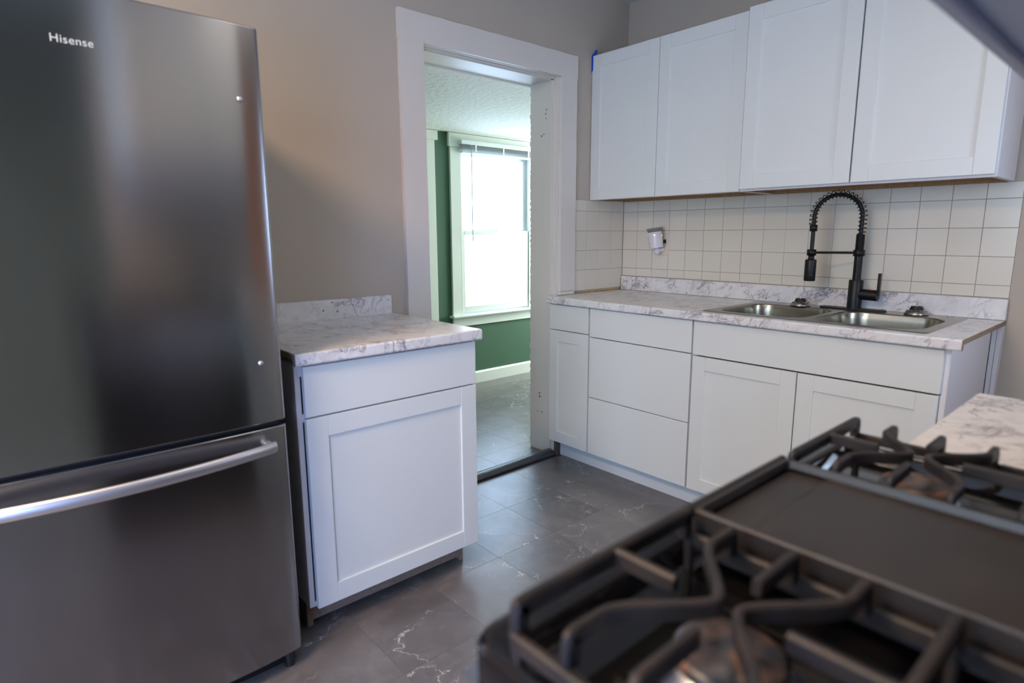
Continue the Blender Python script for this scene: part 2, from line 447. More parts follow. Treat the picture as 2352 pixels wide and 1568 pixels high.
# unseen pass-through and dark room, added for the refrigerator's dark reflection
hall = MB(); hall.box(-3.9, -2.0, -4.2, -4.1, 0, KZ); hall.box(-3.95, -3.9, -4.2, YF-.1, 0, KZ); hall.box(-2.0, -1.95, -4.2, YF-.1, 0, KZ)
hall.box(-3.95, -1.95, -4.2, YF-.1, -.05, -.003); hall.box(-3.95, -1.95, -4.2, YF-.1, KZ, KZ+.05)
struct('added_wall_hall', hall, mat('added_hall_paint', (.36, .43, .40), .7))
tr_ = MB(); tr_.box(-3.57, -3.5, YF, YF+.02, 0, 2.53); tr_.box(-3.5, -2.43, YF, YF+.02, 2.47, 2.53)
struct('trim_1', tr_, M_trim)  # casing of the added pass-through

# --- doorway: casing, rebated jamb, threshold (a little wavy like hand-painted edges)
def wavy_board(x0, x1, z0, z1, y0, y1, amp=.0012, wob='x'):
    mb = MB(); n = max(2, int((z1-z0)/.03)) if wob == 'x' else max(2, int((x1-x0)/.03)); vs = []
    for i in range(n+1):
        f = i/n
        a = amp*math.sin(f*37+1.3)*random.uniform(.2, 1); b_ = amp*math.cos(f*29)*random.uniform(.2, 1)
        if wob == 'x':
            z = z0+(z1-z0)*f
            vs += [(x0+a, y0, z), (x1+b_, y0, z), (x1+b_, y1, z), (x0+a, y1, z)]
        else:
            x = x0+(x1-x0)*f
            vs += [(x, y0, z0), (x, y0, z1+a), (x, y1, z1+a), (x, y1, z0)]
    fs = [(i*4+k, i*4+(k+1) % 4, (i+1)*4+(k+1) % 4, (i+1)*4+k) for i in range(n) for k in range(4)]
    fs += [(3, 2, 1, 0), tuple(n*4+k for k in range(4))]
    return mb.add(vs, fs)
door1 = sroot('door_1', (-.98, 0, 0))
wavy_board(-1.522, D0, 0, DT+.002, -.02, 0).build('casing', M_trim, door1)
wavy_board(D1, -.440, .944, DT+.002, -.02, 0).build('casing', M_trim, door1)
MB().box(D1, -.440, -.0185, 0, .9225, .942, .001).build('casing_offcut', M_trim, door1)
wavy_board(-1.524, -.436, DT+.002, 2.176, -.021, 0, .0012, 'z').build('head_casing', M_trim, door1)
jb = MB()
jb.box(-.566, -.551, -.0015, .030, 0, DT, .001); jb.box(-.58, -.551, .030, .192, 0, DT-.01, .001)
jb.build('jamb', M_trim, door1)
jb = MB(); jb.box(-1.419, D0+.002, .0005, .035, 0, DT, .001); jb.box(-1.419, -1.388, .035, .192, 0, DT-.01, .001)
jb.build('jamb', M_trim, door1)
jb = MB(); jb.box(D0, D1, -.0015, .035, DT+.0, 2.075, .001); jb.box(-1.388, -.58, .035, .192, DT-.012, 2.075, .001); jb.box(D0, D1, .02, .035, DT-.006, DT, .001)
jb.build('head_jamb', M_trim, door1)
# rough old paint edge at the back of the jamb
ed = MB()
for i in range(70):
    z = .02+i*.029; w = random.uniform(.0015, .006)
    ed.box(-.5795-w*.4, -.572, .190, .192+w, z, z+random.uniform(.012, .03), .001)
e_ = ed.build('flaked_paint_edge', M_trim, door1); e_['kind'] = 'stuff'
for z in (1.905, 1.885, 1.86, 1.782, 1.775, .345, .325, .235, .232):
    hy = .10+random.uniform(-.03, .03); MB().cyl((-.5806, hy, z), (-.577, hy, z), random.uniform(.003, .006), n=8).build('screw_hole', mat('rust_hole', (.10, .05, .03), .9) if z == 1.905 else bpy.data.materials['rust_hole'], door1)
# threshold
prof = [(-.018, .0), (-.016, .012), (-.006, .024), (.012, .030), (.034, .029), (.050, .020), (.056, .006), (.056, 0)]
struct('trim_2', MB().prism(prof, 'x', -1.388, -.5825, True), M_thresh)
struct('trim_3', MB().box(-1.388, -.5825, .058, .0735, -.002, .005, .001), M_oldwood)
struct('trim_4', MB().prism([(-.575, -.02), (-.548, -.024), (-.545, -.001), (-.575, -.001)], 'z', 0, .0985), M_oldwood)

# --- far room
wp = MB()
wx0, wx1, wz0, wz1 = 0.0, .765, .60, 1.93
wp.box(-1.7, wx0, YP1, YP1+.12, 0, 2.3); wp.box(wx1, 2.35, YP1, YP1+.12, 0, 2.3); wp.box(wx0, wx1, YP1, YP1+.12, 0, wz0); wp.box(wx0, wx1, YP1, YP1+.12, wz1, 2.3)
struct('wall_far', wp, M_green)
struct('wall_far_left', MB().box(-1.8, -1.7, .17, YP1+.1, 0, 2.3), M_green)
w2 = MB(); w2.box(2.25, 2.37, .17, .25, 0, 2.3); w2.box(2.25, 2.37, 1.45, YP1+.1, 0, 2.3); w2.box(2.25, 2.37, .25, 1.45, 0, .55); w2.box(2.25, 2.37, .25, 1.45, 1.95, 2.3)
struct('wall_far_right', w2, M_green)
w3 = MB(); w3.box(-1.7, -1.42, .171, .189, 0, 2.3); w3.box(-.565, 2.35, .171, .189, 0, 2.3); w3.box(-1.42, -.565, .171, .189, 2.076, 2.3); w3.box(.15, 2.35, .05, .17, 0, 2.3)
struct('wall_far_front', w3, M_green)
struct('ceiling_far', MB().box(-1.8, 2.37, .193, YP1+.1, PZ, PZ+.1), M_ceil2)
bb = MB().prism([(YP1-.018, 0), (YP1-.018, .088), (YP1-.008, .1), (YP1, .1), (YP1, 0)], 'x', -.20, 2.25)
struct('baseboard_far', bb, M_white_far)
# window seen through the doorway
FY = YP1-.02
win = sroot('window_1', (.38, FY, .5))
MB().box(-.09, .0, FY, YP1, .60, 1.93, .002).build('casing', M_white_far, win)
MB().box(.765, .86, FY, YP1, .60, 1.93, .002).build('casing', M_white_far, win)
MB().box(-.104, .875, FY-.006, YP1, 1.93, 2.034, .002).build('head_casing', M_white_far, win)
MB().prism([(FY-.04, .582), (FY-.045, .592), (FY-.04, .602), (YP1+.02, .602), (YP1+.02, .582)], 'x', -.112, .88).build('sill', M_white_far, win)
MB().box(-.088, .86, FY, YP1, .504, .581, .002).build('apron', M_white_far, win)
fr_ = MB(); fr_.box(0, .012, YP1-.02, YP1+.12, .602, 1.93); fr_.box(.753, .765, YP1-.02, YP1+.12, .602, 1.93); fr_.box(.012, .753, YP1-.02, YP1+.12, 1.905, 1.93); fr_.box(.012, .753, YP1+.02, YP1+.12, .602, .612)
fr_.build('window_frame', M_white_far, win)
def sash(x0, x1, z0, z1, y, st, rb, rtop, label=None):
    m_ = MB(); m_.box(x0, x0+st, y, y+.03, z0, z1, .002); m_.box(x1-st, x1, y, y+.03, z0, z1, .002)
    m_.box(x0+st, x1-st, y, y+.03, z0, z0+rb, .002); m_.box(x0+st, x1-st, y, y+.03, z1-rtop, z1, .002)
    s_ = m_.build('sash', M_white_far, win)
    MB().box(x0+st, x1-st, y+.013, y+.017, z0+rb, z1-rtop).build('pane', M_glass, s_)
    return s_
sash(.014, .751, .614, 1.282, YP1-.012, .030, .05, .033)
sash(.014, .751, 1.262, 1.903, YP1+.022, .034, .03, .03)
lt = MB().lathe((.39, YP1+.002, 1.282), [(0, .008), (.010, .008), (.011, 0)], 12); lt.box(.375, .405, YP1-.004, YP1+.006, 1.282, 1.288, .001); lt.box(.392, .418, YP1-.002, YP1+.002, 1.288, 1.293, .001)
lt.build('sash_lock', M_chrome, win)
# unseen second window, added to light the far room from the side
win2 = sroot('added_window_2', (2.25, .85, .55))
f2 = MB()
for a, b_, c_, d_ in ((.25, .31, .55, 1.95), (1.39, 1.45, .55, 1.95), (.31, 1.39, .55, .61), (.31, 1.39, 1.89, 1.95), (.31, 1.39, 1.23, 1.27)): f2.box(2.25, 2.30, a, b_, c_, d_)
sf = f2.build('sash', M_white_far, win2); MB().box(2.27, 2.274, .31, 1.39, .61, 1.89).build('pane', M_glass, sf)
win3 = sroot('window_3', (-4.03, YF, .20))  # unseen rear window, read off the cool light and sized to match it
f3 = MB()
for a, b_, c_, d_ in ((-4.48, -4.43, .20, 1.75), (-3.63, -3.58, .20, 1.75), (-4.43, -3.63, .20, .26), (-4.43, -3.63, 1.69, 1.75), (-4.43, -3.63, .96, 1.00)): f3.box(a, b_, YF-.07, YF-.03, c_, d_)
sf = f3.build('sash', M_white_far, win3); MB().box(-4.43, -3.63, YF-.054, YF-.05, .26, 1.69).build('pane', M_glass, sf)
win4 = sroot('added_window_4', (XL, -1.75, .85))  # unseen left window, added as a source of flat cool light
f4 = MB()
for a, b_, c_, d_ in ((-2.45, -2.40, .85, 2.15), (-1.10, -1.05, .85, 2.15), (-2.40, -1.10, .85, .90), (-2.40, -1.10, 2.10, 2.15), (-2.40, -1.10, 1.48, 1.52)): f4.box(XL-.09, XL-.05, a, b_, c_, d_)
sf = f4.build('sash', M_white_far, win4); MB().box(XL-.072, XL-.068, -2.40, -1.10, .90, 2.10).build('pane', M_glass, sf)
# frame of the far room's other door, just showing left of the window
door2 = sroot('door_2', (-.45, FY, 0))
MB().box(-.315, -.232, FY, YP1, 0, 1.965, .002).build('casing', M_white_far, door2)
MB().box(-1.32, -.205, FY-.006, YP1, 1.965, 2.034, .002).build('head_casing', M_white_far, door2)
MB().box(-.335, -.316, FY+.004, YP1, 0, 1.965, .001).build('jamb', M_white_far, door2)
MB().box(-1.2, -.337, YP1-.012, YP1-.001, .01, 1.96, .002).build('door_leaf', M_white_far, door2)
MB().box(-.327, -.318, FY-.0005, FY+.004, 1.30, 1.318, .001).build('strike_plate', M_dark, door2)
# blind
bl = thing('window_blind', 'white horizontal blind drawn up to the head of the far window', 'blind', (.38, FY-.03, 1.88))
MB().box(-.012, .775, FY-.048, FY-.007, 1.950, 1.984, .003).build('head_rail', M_blind, bl)
sl = None
for i in range(7):
    z = 1.902+i*.0066
    if sl is None:
        sl = MB().prism([(FY-.046, z), (FY-.028, z+.0025), (FY-.010, z), (FY-.010, z+.001), (FY-.028, z+.0035), (FY-.046, z+.001)], 'x', -.008+.003*(i % 2), .77).build('slat', M_blind, bl); z0_ = z
    else:
        c_ = sl.copy(); COL.objects.link(c_); c_.location.z += z-z0_; c_.location.x += .004*(i % 2)-.002
MB().box(-.006, .768, FY-.046, FY-.010, 1.884, 1.899, .003).build('bottom_rail', M_blind, bl)
for x in (.13, .42, .70):
    MB().box(x-.008, x+.008, FY-.0485, FY-.0465, 1.897, 1.952, .0005).build('cord_clip', M_blind, bl)
MB().cyl((.080, FY-.053, 1.945), (.082, FY-.053, 1.20), .0035, n=8).build('tilt_wand', mat('wand_grey', (.42, .46, .46), .3), bl)

# --- wall tiles: parts of the walls
Z0 = 1.0525; TP = .1095
grt = MB().box(.0022, .0062, -1.861, -.0045, .985, 1.4420); grt.build('grout_bed', M_grout, wall_right)
MB().box(-.4385, -.0045, -.0026, 0.0, .9225, 1.4420).build('grout_bed', M_grout, wall_back)
rows = [(1.0055, Z0)]+[(Z0+TP*k, Z0+TP*(k+1)) for k in range(3)]+[(Z0+TP*3, 1.4415)]
tmesh = {}
def wtile(parent, vert, a, b_, z0, z1):
    g_ = .0009
    key = (vert, round(b_-a, 4), round(z1-z0, 4))
    w_, h_ = b_-a-2*g_, z1-z0-2*g_
    if key not in tmesh:
        mb_ = MB().box(0, .0045, -w_, 0, 0, h_, .0011) if vert == 'x' else MB().box(-w_, 0, -.0045, 0, 0, h_, .0011)
        o = mb_.shift(parent.location).build('tile', M_tile, parent); tmesh[key] = o.data
    else:
        o = bpy.data.objects.new('tile', tmesh[key]); COL.objects.link(o); o.parent = parent
    j = random.uniform(-.0004, .0002)
    o.location = (Vector((j, -a-g_, z0+g_)) if vert == 'x' else Vector((-a-g_, j, z0+g_)))-parent.location
    if vert == 'x': o.rotation_euler = (0, random.uniform(-.004, .004), random.uniform(-.004, .004))
for k in range(17):
    for z0, z1 in rows: wtile(wall_right, 'x', max(k*TP, .0045), (k+1)*TP, z0, z1)
for k in range(4):
    for z0, z1 in [(.936, Z0)]+rows[1:]: wtile(wall_back, 'y', max(k*TP, .0008), (k+1)*TP, z0, z1)
cs = MB()
for i in range(34):
    x = -.36+i*.0100; w = random.uniform(.006, .0125)
    cs.box(x, x+w, -.0055-random.uniform(0, .002), -.0005, .926-.002*math.sin(i*.9), .932+random.uniform(0, .006)*min(1, i/9), .001)
e_ = cs.build('old_adhesive_line', M_caulk, wall_back); e_['kind'] = 'stuff'; e_['label'] = 'yellow crumbly adhesive line under the left tiles'
struct('trim_5', MB().box(-.045, .0055, -1.8322, -1.8468, 0, .9005, .0008), M_cabside)   # white filler boards under the counter end
struct('trim_6', MB().box(-.046, .0055, -1.8482, -1.8625, 0, .9005, .0008), M_cabside)
# --- added wood door behind the camera, invented for its warm reflection
dd = sroot('added_door_4', (-.9, YF, 0))
dl = MB(); dl.box(-1.33, -.95, YF+.001, YF+.03, .005, 2.03, .003); dl.box(-.60, -.47, YF+.001, YF+.03, .005, 2.03, .003); dl.box(-.95, -.60, YF+.001, YF+.03, .005, 1.02, .003); dl.box(-.95, -.60, YF+.001, YF+.03, 1.82, 2.03, .003)
dl = dl.build('door_leaf', M_oranged, dd)
MB().box(-.95, -.60, YF-.012, YF-.008, 1.02, 1.82).build('pane', M_glass, dl)
cs_ = MB(); cs_.box(-1.378, -1.33, YF+.001, YF+.02, 0, 2.12); cs_.box(-.47, -.38, YF+.001, YF+.02, 0, 2.12); cs_.box(-1.33, -.47, YF+.001, YF+.02, 2.03, 2.12)
cs_.build('casing', M_oranged, dd)

# ================================================================== CABINETS
def shaker(mb, f, u0, u1, v0, v1, st=.064, rl=.062, th=.019, rec=.007, bev=.0012):
    """five-piece door; f maps (u, v, w) -> box corner, w = distance back from the face"""
    def b(ua, ub, va, vb, wa, wb): mb.box(*f(ua, ub, va, vb, wa, wb), bev)
    b(u0, u0+st, v0, v1, 0, th); b(u1-st, u1, v0, v1, 0, th)
    b(u0+st+.0001, u1-st-.0001, v0, v0+rl, .0005, th); b(u0+st+.0001, u1-st-.0001, v1-rl, v1, .0005, th)
    ua, ub, va, vb, wa, wb = u0+st-.002, u1-st+.002, v0+rl-.002, v1-rl+.002, rec, th-.002
    mb.box(*f(ua, ub, va, vb, wa, wb))
    return mb
def fX(x): return lambda ua, ub, va, vb, wa, wb: (x+wa, x+wb, -ub, -ua, va, vb)       # faces -x, u = -y
def fY(y): return lambda ua, ub, va, vb, wa, wb: (ua, ub, y-wa, y-wb, va, vb)          # faces... see below
def fYm(y): return lambda ua, ub, va, vb, wa, wb: (ua, ub, y+wa, y+wb, va, vb)         # faces -y
def fYp(y): return lambda ua, ub, va, vb, wa, wb: (ua, ub, y-wb, y-wa, va, vb)         # faces +y

XF = -.617
def base_carcass(root, y0, y1, xf=XF+.0195, xb=-.0, ztop=.882, side_mat=None):
    """open-topped box, y0 > y1"""
    m_ = MB()
    m_.box(xf, xb, y0, y0-.016, .1, ztop); m_.box(xf, xb, y1+.016, y1, .1, ztop)
    m_.box(xf+.001, xb, y0-.016, y1+.016, .1, .116); m_.box(xb-.006, xb, y0-.016, y1+.016, .116, ztop)
    m_.box(xf, xf+.02, y0-.016, y1+.016, ztop-.04, ztop)
    m_.build('carcass', M_cabside, root)
def plain(root, name, y0, y1, z0, z1):
    return MB().box(XF, XF+.019, y0, y1, z0, z1, .0012).build(name, M_cab, root)
c1 = thing('base_cabinet', 'narrow white base cabinet beside the doorway, one drawer over one door', 'cabinet', (-.31, -.142, 0), 'white base cabinets along the sink wall')
base_carcass(c1, -.001, -.288)
plain(c1, 'drawer_front', -.002, -.2835, .7425, .879)
shaker(MB(), fX(XF), .002, .2835, .103, .7385, st=.060).build('door', M_cab, c1)
c2 = thing('base_cabinet', 'white base cabinet with three plain drawers, between narrow and sink cabinets', 'cabinet', (-.31, -.59, 0), 'white base cabinets along the sink wall')
base_carcass(c2, -.2895, -.8905)
for z0, z1 in ((.733, .879), (.4125, .7285), (.103, .4085)): plain(c2, 'drawer_front', -.294, -.888, z0, z1)
c3 = thing('base_cabinet', 'wide white base cabinet under the sink, blank panel over two doors', 'cabinet', (-.31, -1.36, 0), 'white base cabinets along the sink wall')
base_carcass(c3, -.892, -1.829)
plain(c3, 'false_drawer_front', -.896, -1.815, .730, .879)
for u0, u1 in ((.897, 1.3515), (1.3555, 1.812)): shaker(MB(), fX(XF), u0, u1, .103, .7235, st=.062, rl=.06).build('door', M_cab, c3)
MB().box(-.598, -.05, -1.8305, -1.8292, .1, .898).build('end_panel', M_cabside, c3)
tk = tag(MB().box(-.545, -.530, -.022, -1.82, 0, .0985, .001).build('toe_kick', M_kick), 'long pale board closing the foot of the sink cabinets', 'toe kick')

# countertop along the sink wall, with the sink cut-out
YC = -1.863
SX0, SX1, SY0, SY1 = -.585, -.035, -1.755, -.905        # sink rim
ct = thing('countertop', 'long white marble laminate countertop around the double sink', 'countertop', (-.32, -.93, .883))
hole = [(-.567, -1.738), (-.045, -1.738), (-.045, -.922), (-.567, -.922)]
mb = sheet([(-.632, YC+.0015), (-.0205, YC+.0015), (-.0205, -.0215), (-.440, -.0215), (-.632, -.0215)], [hole], .902, .921)
mb.box(-.438, -.0205, -.0215, -.0075, .902, .921)
nose = [(-.632, .921), (-.6335, .9208), (-.636, .919), (-.637, .915), (-.637, .889), (-.634, .884), (-.628, .883), (-.614, .883), (-.614, .902), (-.632, .902)]
mb.prism(nose, 'y', -.001, YC+.0015); mb.box(-.632, -.585, -.0215, -.003, .902, .921)
mb.build('slab', M_marble, ct)
ra = MB().box(-.632, -.0005, YC, YC+.0014, .9025, .9195); ra.box(-.634, -.615, YC, YC+.0014, .885, .9025); ra.build('raw_end', M_chip, ct, 'bare brown particleboard end')
MB().box(-.0195, -.0006, -.0125, YC, .9215, 1.003, .002).build('backsplash', M_marble, ct)

# ------------------------------------------------------------------ upper cabinets
def upper(root, y0, y1, z0, z1, xf, doors, dz0, dz1):
    m_ = MB(); T = .016
    m_.box(xf+.0195, -.0008, y0, y0-T, z0, z1); m_.box(xf+.0195, -.0008, y1+T, y1, z0, z1)
    m_.box(xf+.0195, -.0008, y0-T, y1+T, z1-T, z1); m_.box(xf+.0195, xf+.036, y0-T, y1+T, z0, z0+.03)
    m_.build('carcass', M_cabside, root)
    MB().box(xf+.0365, -.001, y0-T, y1+T, z0+.012, z0+.018).build('underside', M_mdf, root, 'bare brown board underside')
    u_ = MB(); u_.box(xf+.0365, -.001, y0-T-.001, y0-T-.004, z0+.0005, z0+.0118); u_.box(-.02, -.001, y0-T-.004, y1+T, z0-.001, z0+.0118)
    u_.box(xf+.034, xf+.0364, y0-T-.001, y1+T+.001, z0+.0006, z0+.028)
    u_.build('hanging_rail', M_mdf, root, 'brown hanging rail')
    for u0, u1 in doors: shaker(MB(), fX(xf), u0, u1, dz0, dz1, st=.062, rl=.062).build('door', M_cab, root)
ua = thing('wall_cabinet', 'white two-door wall cabinet in the corner, blue tape on it', 'cabinet', (-.15, -.45, 1.44), 'white wall cabinets over the sink')
upper(ua, -.001, -.9015, 1.442, 2.204, -.305, ((.003, .4385), (.4415, .8985)), 1.4425, 2.2035)
for y in (-.41, -.86): MB().cyl((-.19, y, 1.4525), (-.19, y, 1.4541), .006, n=10).build('screw_hole', M_dark, ua)
ub = thing('wall_cabinet', 'white two-door wall cabinet over the faucet, doors standing proud', 'cabinet', (-.16, -1.37, 1.44), 'white wall cabinets over the sink')
upper(ub, -.9035, -1.829, 1.442, 2.212, -.322, ((.9085, 1.3675), (1.3735, 1.8265)), 1.4505, 2.2105)
MB().box(-.3025, -.010, -1.8315, -1.8292, 1.443, 2.21).build('side_panel', M_cabside, ub)
MB().cyl((-.25, -1.50, 1.4525), (-.25, -1.50, 1.4541), .005, n=10).build('screw_hole', M_dark, ub)
tp = MB(); tp.add([(-.3062, .0, 2.205), (-.3062, -.010, 2.205), (-.3066, -.012, 2.17), (-.3064, -.0105, 2.13), (-.3062, .0, 2.118), (-.3072, .0, 2.205), (-.3072, -.010, 2.205), (-.3076, -.012, 2.17), (-.3074, -.0105, 2.13), (-.3072, .0, 2.118)],
    [(0, 1, 2, 3, 4), (9, 8, 7, 6, 5), (0, 5, 6, 1), (1, 6, 7, 2), (2, 7, 8, 3), (3, 8, 9, 4), (4, 9, 5, 0)])
tp.add([(-.3075, .0005, 2.2048), (-.3075, -.030, 2.2048), (-.300, -.036, 2.218), (-.292, -.020, 2.238), (-.292, -.012, 2.228), (-.3, .0, 2.215),
        (-.3065, .0005, 2.2053), (-.3065, -.030, 2.2053), (-.299, -.036, 2.2188), (-.291, -.020, 2.2388), (-.291, -.012, 2.2288), (-.299, .0, 2.2158)],
       [(0, 1, 2, 3, 4, 5), (11, 10, 9, 8, 7, 6), (0, 6, 7, 1), (1, 7, 8, 2), (2, 8, 9, 3), (3, 9, 10, 4), (4, 10, 11, 5), (5, 11, 6, 0)])
tag(tp.build('tape', M_tape), 'torn strip of blue tape on the wall cabinet\'s top left corner', 'tape')

# ------------------------------------------------------------------ small cabinet next to the refrigerator
YS = -.637
sc_ = thing('base_cabinet', 'separate white base cabinet between refrigerator and doorway, drawer over door', 'cabinet', (-1.95, -.33, 0))
m_ = MB(); yb = -.025
m_.box(-2.284, -2.268, YS+.0195, yb, .1, .882); m_.box(-1.640, -1.624, YS+.0195, yb, .1, .882); m_.box(-2.268, -1.640, YS+.02, yb, .1, .116); m_.box(-2.268, -1.64, yb-.006, yb, .116, .882); m_.box(-2.268, -1.640, YS+.0195, YS+.04, .845, .882); m_.box(-2.268, -1.640, YS+.0195, YS+.04, .705, .73)
m_.build('carcass', M_cabside, sc_)
MB().box(-2.264, -1.628, YS, YS+.019, .722, .8765, .0015).build('drawer_front', M_cab, sc_)
shaker(MB(), fYm(YS), -2.264, -1.628, .098, .7165, st=.067, rl=.064).build('door', M_cab, sc_)
MB().box(-2.255, -1.663, -.560, -.545, 0.018, .0985).build('toe_board', M_kickwood, sc_, 'bare brown toe board')
MB().box(-2.275, -2.256, -.562, -.03, 0, .0985).build('side_foot', M_kickwood, sc_); MB().box(-1.662, -1.648, -.562, -.03, 0, .0985).build('side_foot', M_kickwood, sc_)
k2 = thing('countertop', 'short white marble laminate countertop on the separate cabinet', 'countertop', (-1.95, -.33, .883))
ns = [(-.652, .921), (-.6535, .9208), (-.656, .919), (-.657, .915), (-.657, .889), (-.654, .884), (-.648, .883), (-.634, .883), (-.634, .902), (-.6345, .902), (-.6345, .9005), (-.02, .9005), (-.02, .921)]
MB().prism(ns, 'x', -2.2915, -1.612).build('slab', M_marble, k2)
me_ = MB().box(-2.2930, -2.2917, -.655, -.021, .9005, .9195); me_.box(-2.2930, -2.2917, -.655, -.636, .885, .9005); me_.build('raw_end', M_chip, k2, 'bare particleboard end')
MB().box(-2.293, -1.606, -.0195, -.0005, .9015, .9985, .002).build('backsplash', M_marble, k2)

# ================================================================== REFRIGERATOR
FX0, FX1, FY_ = -3.150, -2.349, -.730
fg = thing('refrigerator', 'tall brushed stainless refrigerator with bottom freezer drawer', 'refrigerator', ((FX0+FX1)/2, -.4, 0))
MB().box(FX0+.006, FX1-.008, -.655, -.06, .03, 1.752, .006).build('body', M_fridge_side, fg)
def fdoor(z0, z1):
    """door slab with softly rounded vertical edges"""
    r = .022; p = []
    n = 7; HW = (FX1-FX0)/2; XC_ = (FX0+FX1)/2
    bow = lambda x: .0135*(abs(x-XC_)/HW)**4
    y0, y1 = FY_, -.658
    p += [(FX1-.001, y1), (FX1, y1-.004)]
    for i in range(n+1):
        a = (PI/2)*i/n; p.append((FX1-r*.55+r*.55*math.cos(a), y0+r-r*math.sin(a)))
    for i in range(1, 40): p.append((FX1-r*.55-(FX1-FX0-r*1.1)*i/40, y0))
    for i in range(n+1):
        a = (PI/2)*i/n; p.append((FX0+r*.55-r*.55*math.sin(a), y0+r-r*math.cos(a)))
    p += [(FX0, y1-.004), (FX0+.001, y1)]
    # main face bows out by a few millimetres, as pressed doors do
    q = []
    for x, y in p: q.append((x, y+(bow(x) if y < -.69 else 0)))
    k = len(p)
    bm_ = MB(); bv = .004
    ring = lambda ins, z: [((FX0+FX1)/2+(x-(FX0+FX1)/2)*(1-ins/.397), y+(ins if y < -.69 else 0), z) for x, y in q]
    lay = [ring(bv, z0), ring(bv*.3, z0+bv*.3), ring(0, z0+bv), ring(0, z1-bv), ring(bv*.3, z1-bv*.3), ring(bv, z1)]
    n_ = len(q); vs = [p_ for L in lay for p_ in L]
    fs = [(j*n_+i, j*n_+(i+1) % n_, (j+1)*n_+(i+1) % n_, (j+1)*n_+i) for j in range(len(lay)-1) for i in range(n_)]
    bm_.add(vs, fs, True); bm_.add(lay[0], [tuple(range(n_))[::-1]]); bm_.add(lay[-1], [tuple(range(n_))])
    return bm_
ud = fdoor(.7585, 1.758).build('upper_door', M_fridge, fg)
ld = fdoor(.056, .7445).build('freezer_drawer', M_fridge, fg)
for o in (ud, ld):
    md = o.modifiers.new('wn', 'WEIGHTED_NORMAL'); md.keep_sharp = True
MB().box(FX0+.02, FX1-.02, -.700, -.66, .745, .758).build('door_gasket', M_rubber, fg)
MB().box(FX0+.01, FX1-.012, -.672, -.10, 0, .052).build('base_grille', M_black_plastic, fg)
for x in (FX0+.05, FX1-.035): MB().cyl((x, -.69, 0), (x, -.69, .05), .014, n=12).build('foot', M_black_plastic, fg)
MB().box(FX1-.075, FX1-.004, -.70, -.60, 1.7525, 1.7575, .002).build('hinge_cover', M_black_plastic, fg)
for z in (1.584, .924):
    MB().lathe((-2.4095, FY_+.0135*(.34/.4005)**4-.0006, z), [(0, .0045), (.0045, .004), (.0065, .002), (.007, 0)], 16, axis=(0, -1, 0)).build('handle_mount_stud', M_handle, ud)
# bowed bar handle of the freezer drawer
xa, xb = -2.398, FX0+.037; pts = []
for i in range(25):
    f = i/24; x = xa+(xb-xa)*f
    pts.append((x, FY_-.024-.052*math.sin(PI*f)**.8, .699))
hb = MB(); prev = None; n = 16; vs = []
for i, p_ in enumerate(pts):
    d = (Vector(pts[min(i+1, 24)])-Vector(pts[max(i-1, 0)])).normalized(); sd = Vector((-d.y, d.x, 0))
    for k in range(n): a = 2*PI*k/n; vs.append(tuple(Vector(p_)+sd*(.0085*math.cos(a))+Vector((0, 0, .0155*math.sin(a)))))
hb.add(vs, [(i*n+k, i*n+(k+1) % n, (i+1)*n+(k+1) % n, (i+1)*n+k) for i in range(24) for k in range(n)], True)
hb.add(vs[:n], [tuple(range(n))[::-1]]); hb.add(vs[-n:], [tuple(range(n))])
hd = hb.build('handle', M_handle, ld)
for x in (xa-.008, xb+.008): MB().cyl((x, FY_+.012, .699), (x, FY_-.026, .699), .009, n=14).build('handle_post', M_handle, ld)
# maker's name on the door
cu = bpy.data.curves.new('t', 'FONT'); cu.body = 'Hisense'; cu.size = .0225; cu.extrude = .0003; cu.align_x = 'CENTER'; cu.space_character = 1.06
to = bpy.data.objects.new('t', cu); COL.objects.link(to)
me2 = bpy.data.meshes.new_from_object(to); bpy.data.objects.remove(to)
lg = bpy.data.objects.new('logo', me2); COL.objects.link(lg); me2.materials.clear(); me2.materials.append(M_logo)
me2.transform(Matrix.Translation(Vector((-2.737, FY_-.0008, 1.645))-ud.location-fg.location) @ Matrix.Rotation(PI/2, 4, 'X'))
lg.parent = ud; lg['label'] = 'silver lettering on the upper door'

# ================================================================== SINK
sk = thing('sink', 'double-bowl stainless drop-in sink with wide flat rim', 'sink', (-.31, -1.33, .921))
zr = .9245
bowls = [rrect(-.545, -.150, -1.312, -.942, .085, 8), rrect(-.545, -.150, -1.718, -1.350, .085, 8)]
outer = rrect(SX0, SX1, SY0, SY1, .018, 4)
mb = MB()
bm = bmesh.new()
for loop in [rrect(SX0+.006, SX1-.006, SY0+.006, SY1-.006, .014, 4)]+[[(x+(x-c[0])*.02, y+(y-c[1])*.02) for x, y in L] for L, c in zip(bowls, ((-.3475, -1.127), (-.3475, -1.534)))]:
    vs = [bm.verts.new((x, y, zr)) for x, y in loop]
    for i in range(len(vs)): bm.edges.new((vs[i], vs[(i+1) % len(vs)]))
bmesh.ops.triangle_fill(bm, use_beauty=True, use_dissolve=False, edges=bm.edges[:], normal=(0, 0, 1))
mb.bm(bm)
n = len(outer); inn = rrect(SX0+.006, SX1-.006, SY0+.006, SY1-.006, .014, 4)
mb.add([(x, y, zr) for x, y in inn]+[(x, y, .9213) for x, y in outer], [(i, (i+1) % n, n+(i+1) % n, n+i) for i in range(n)])
mb.build('rim', M_sink, sk)
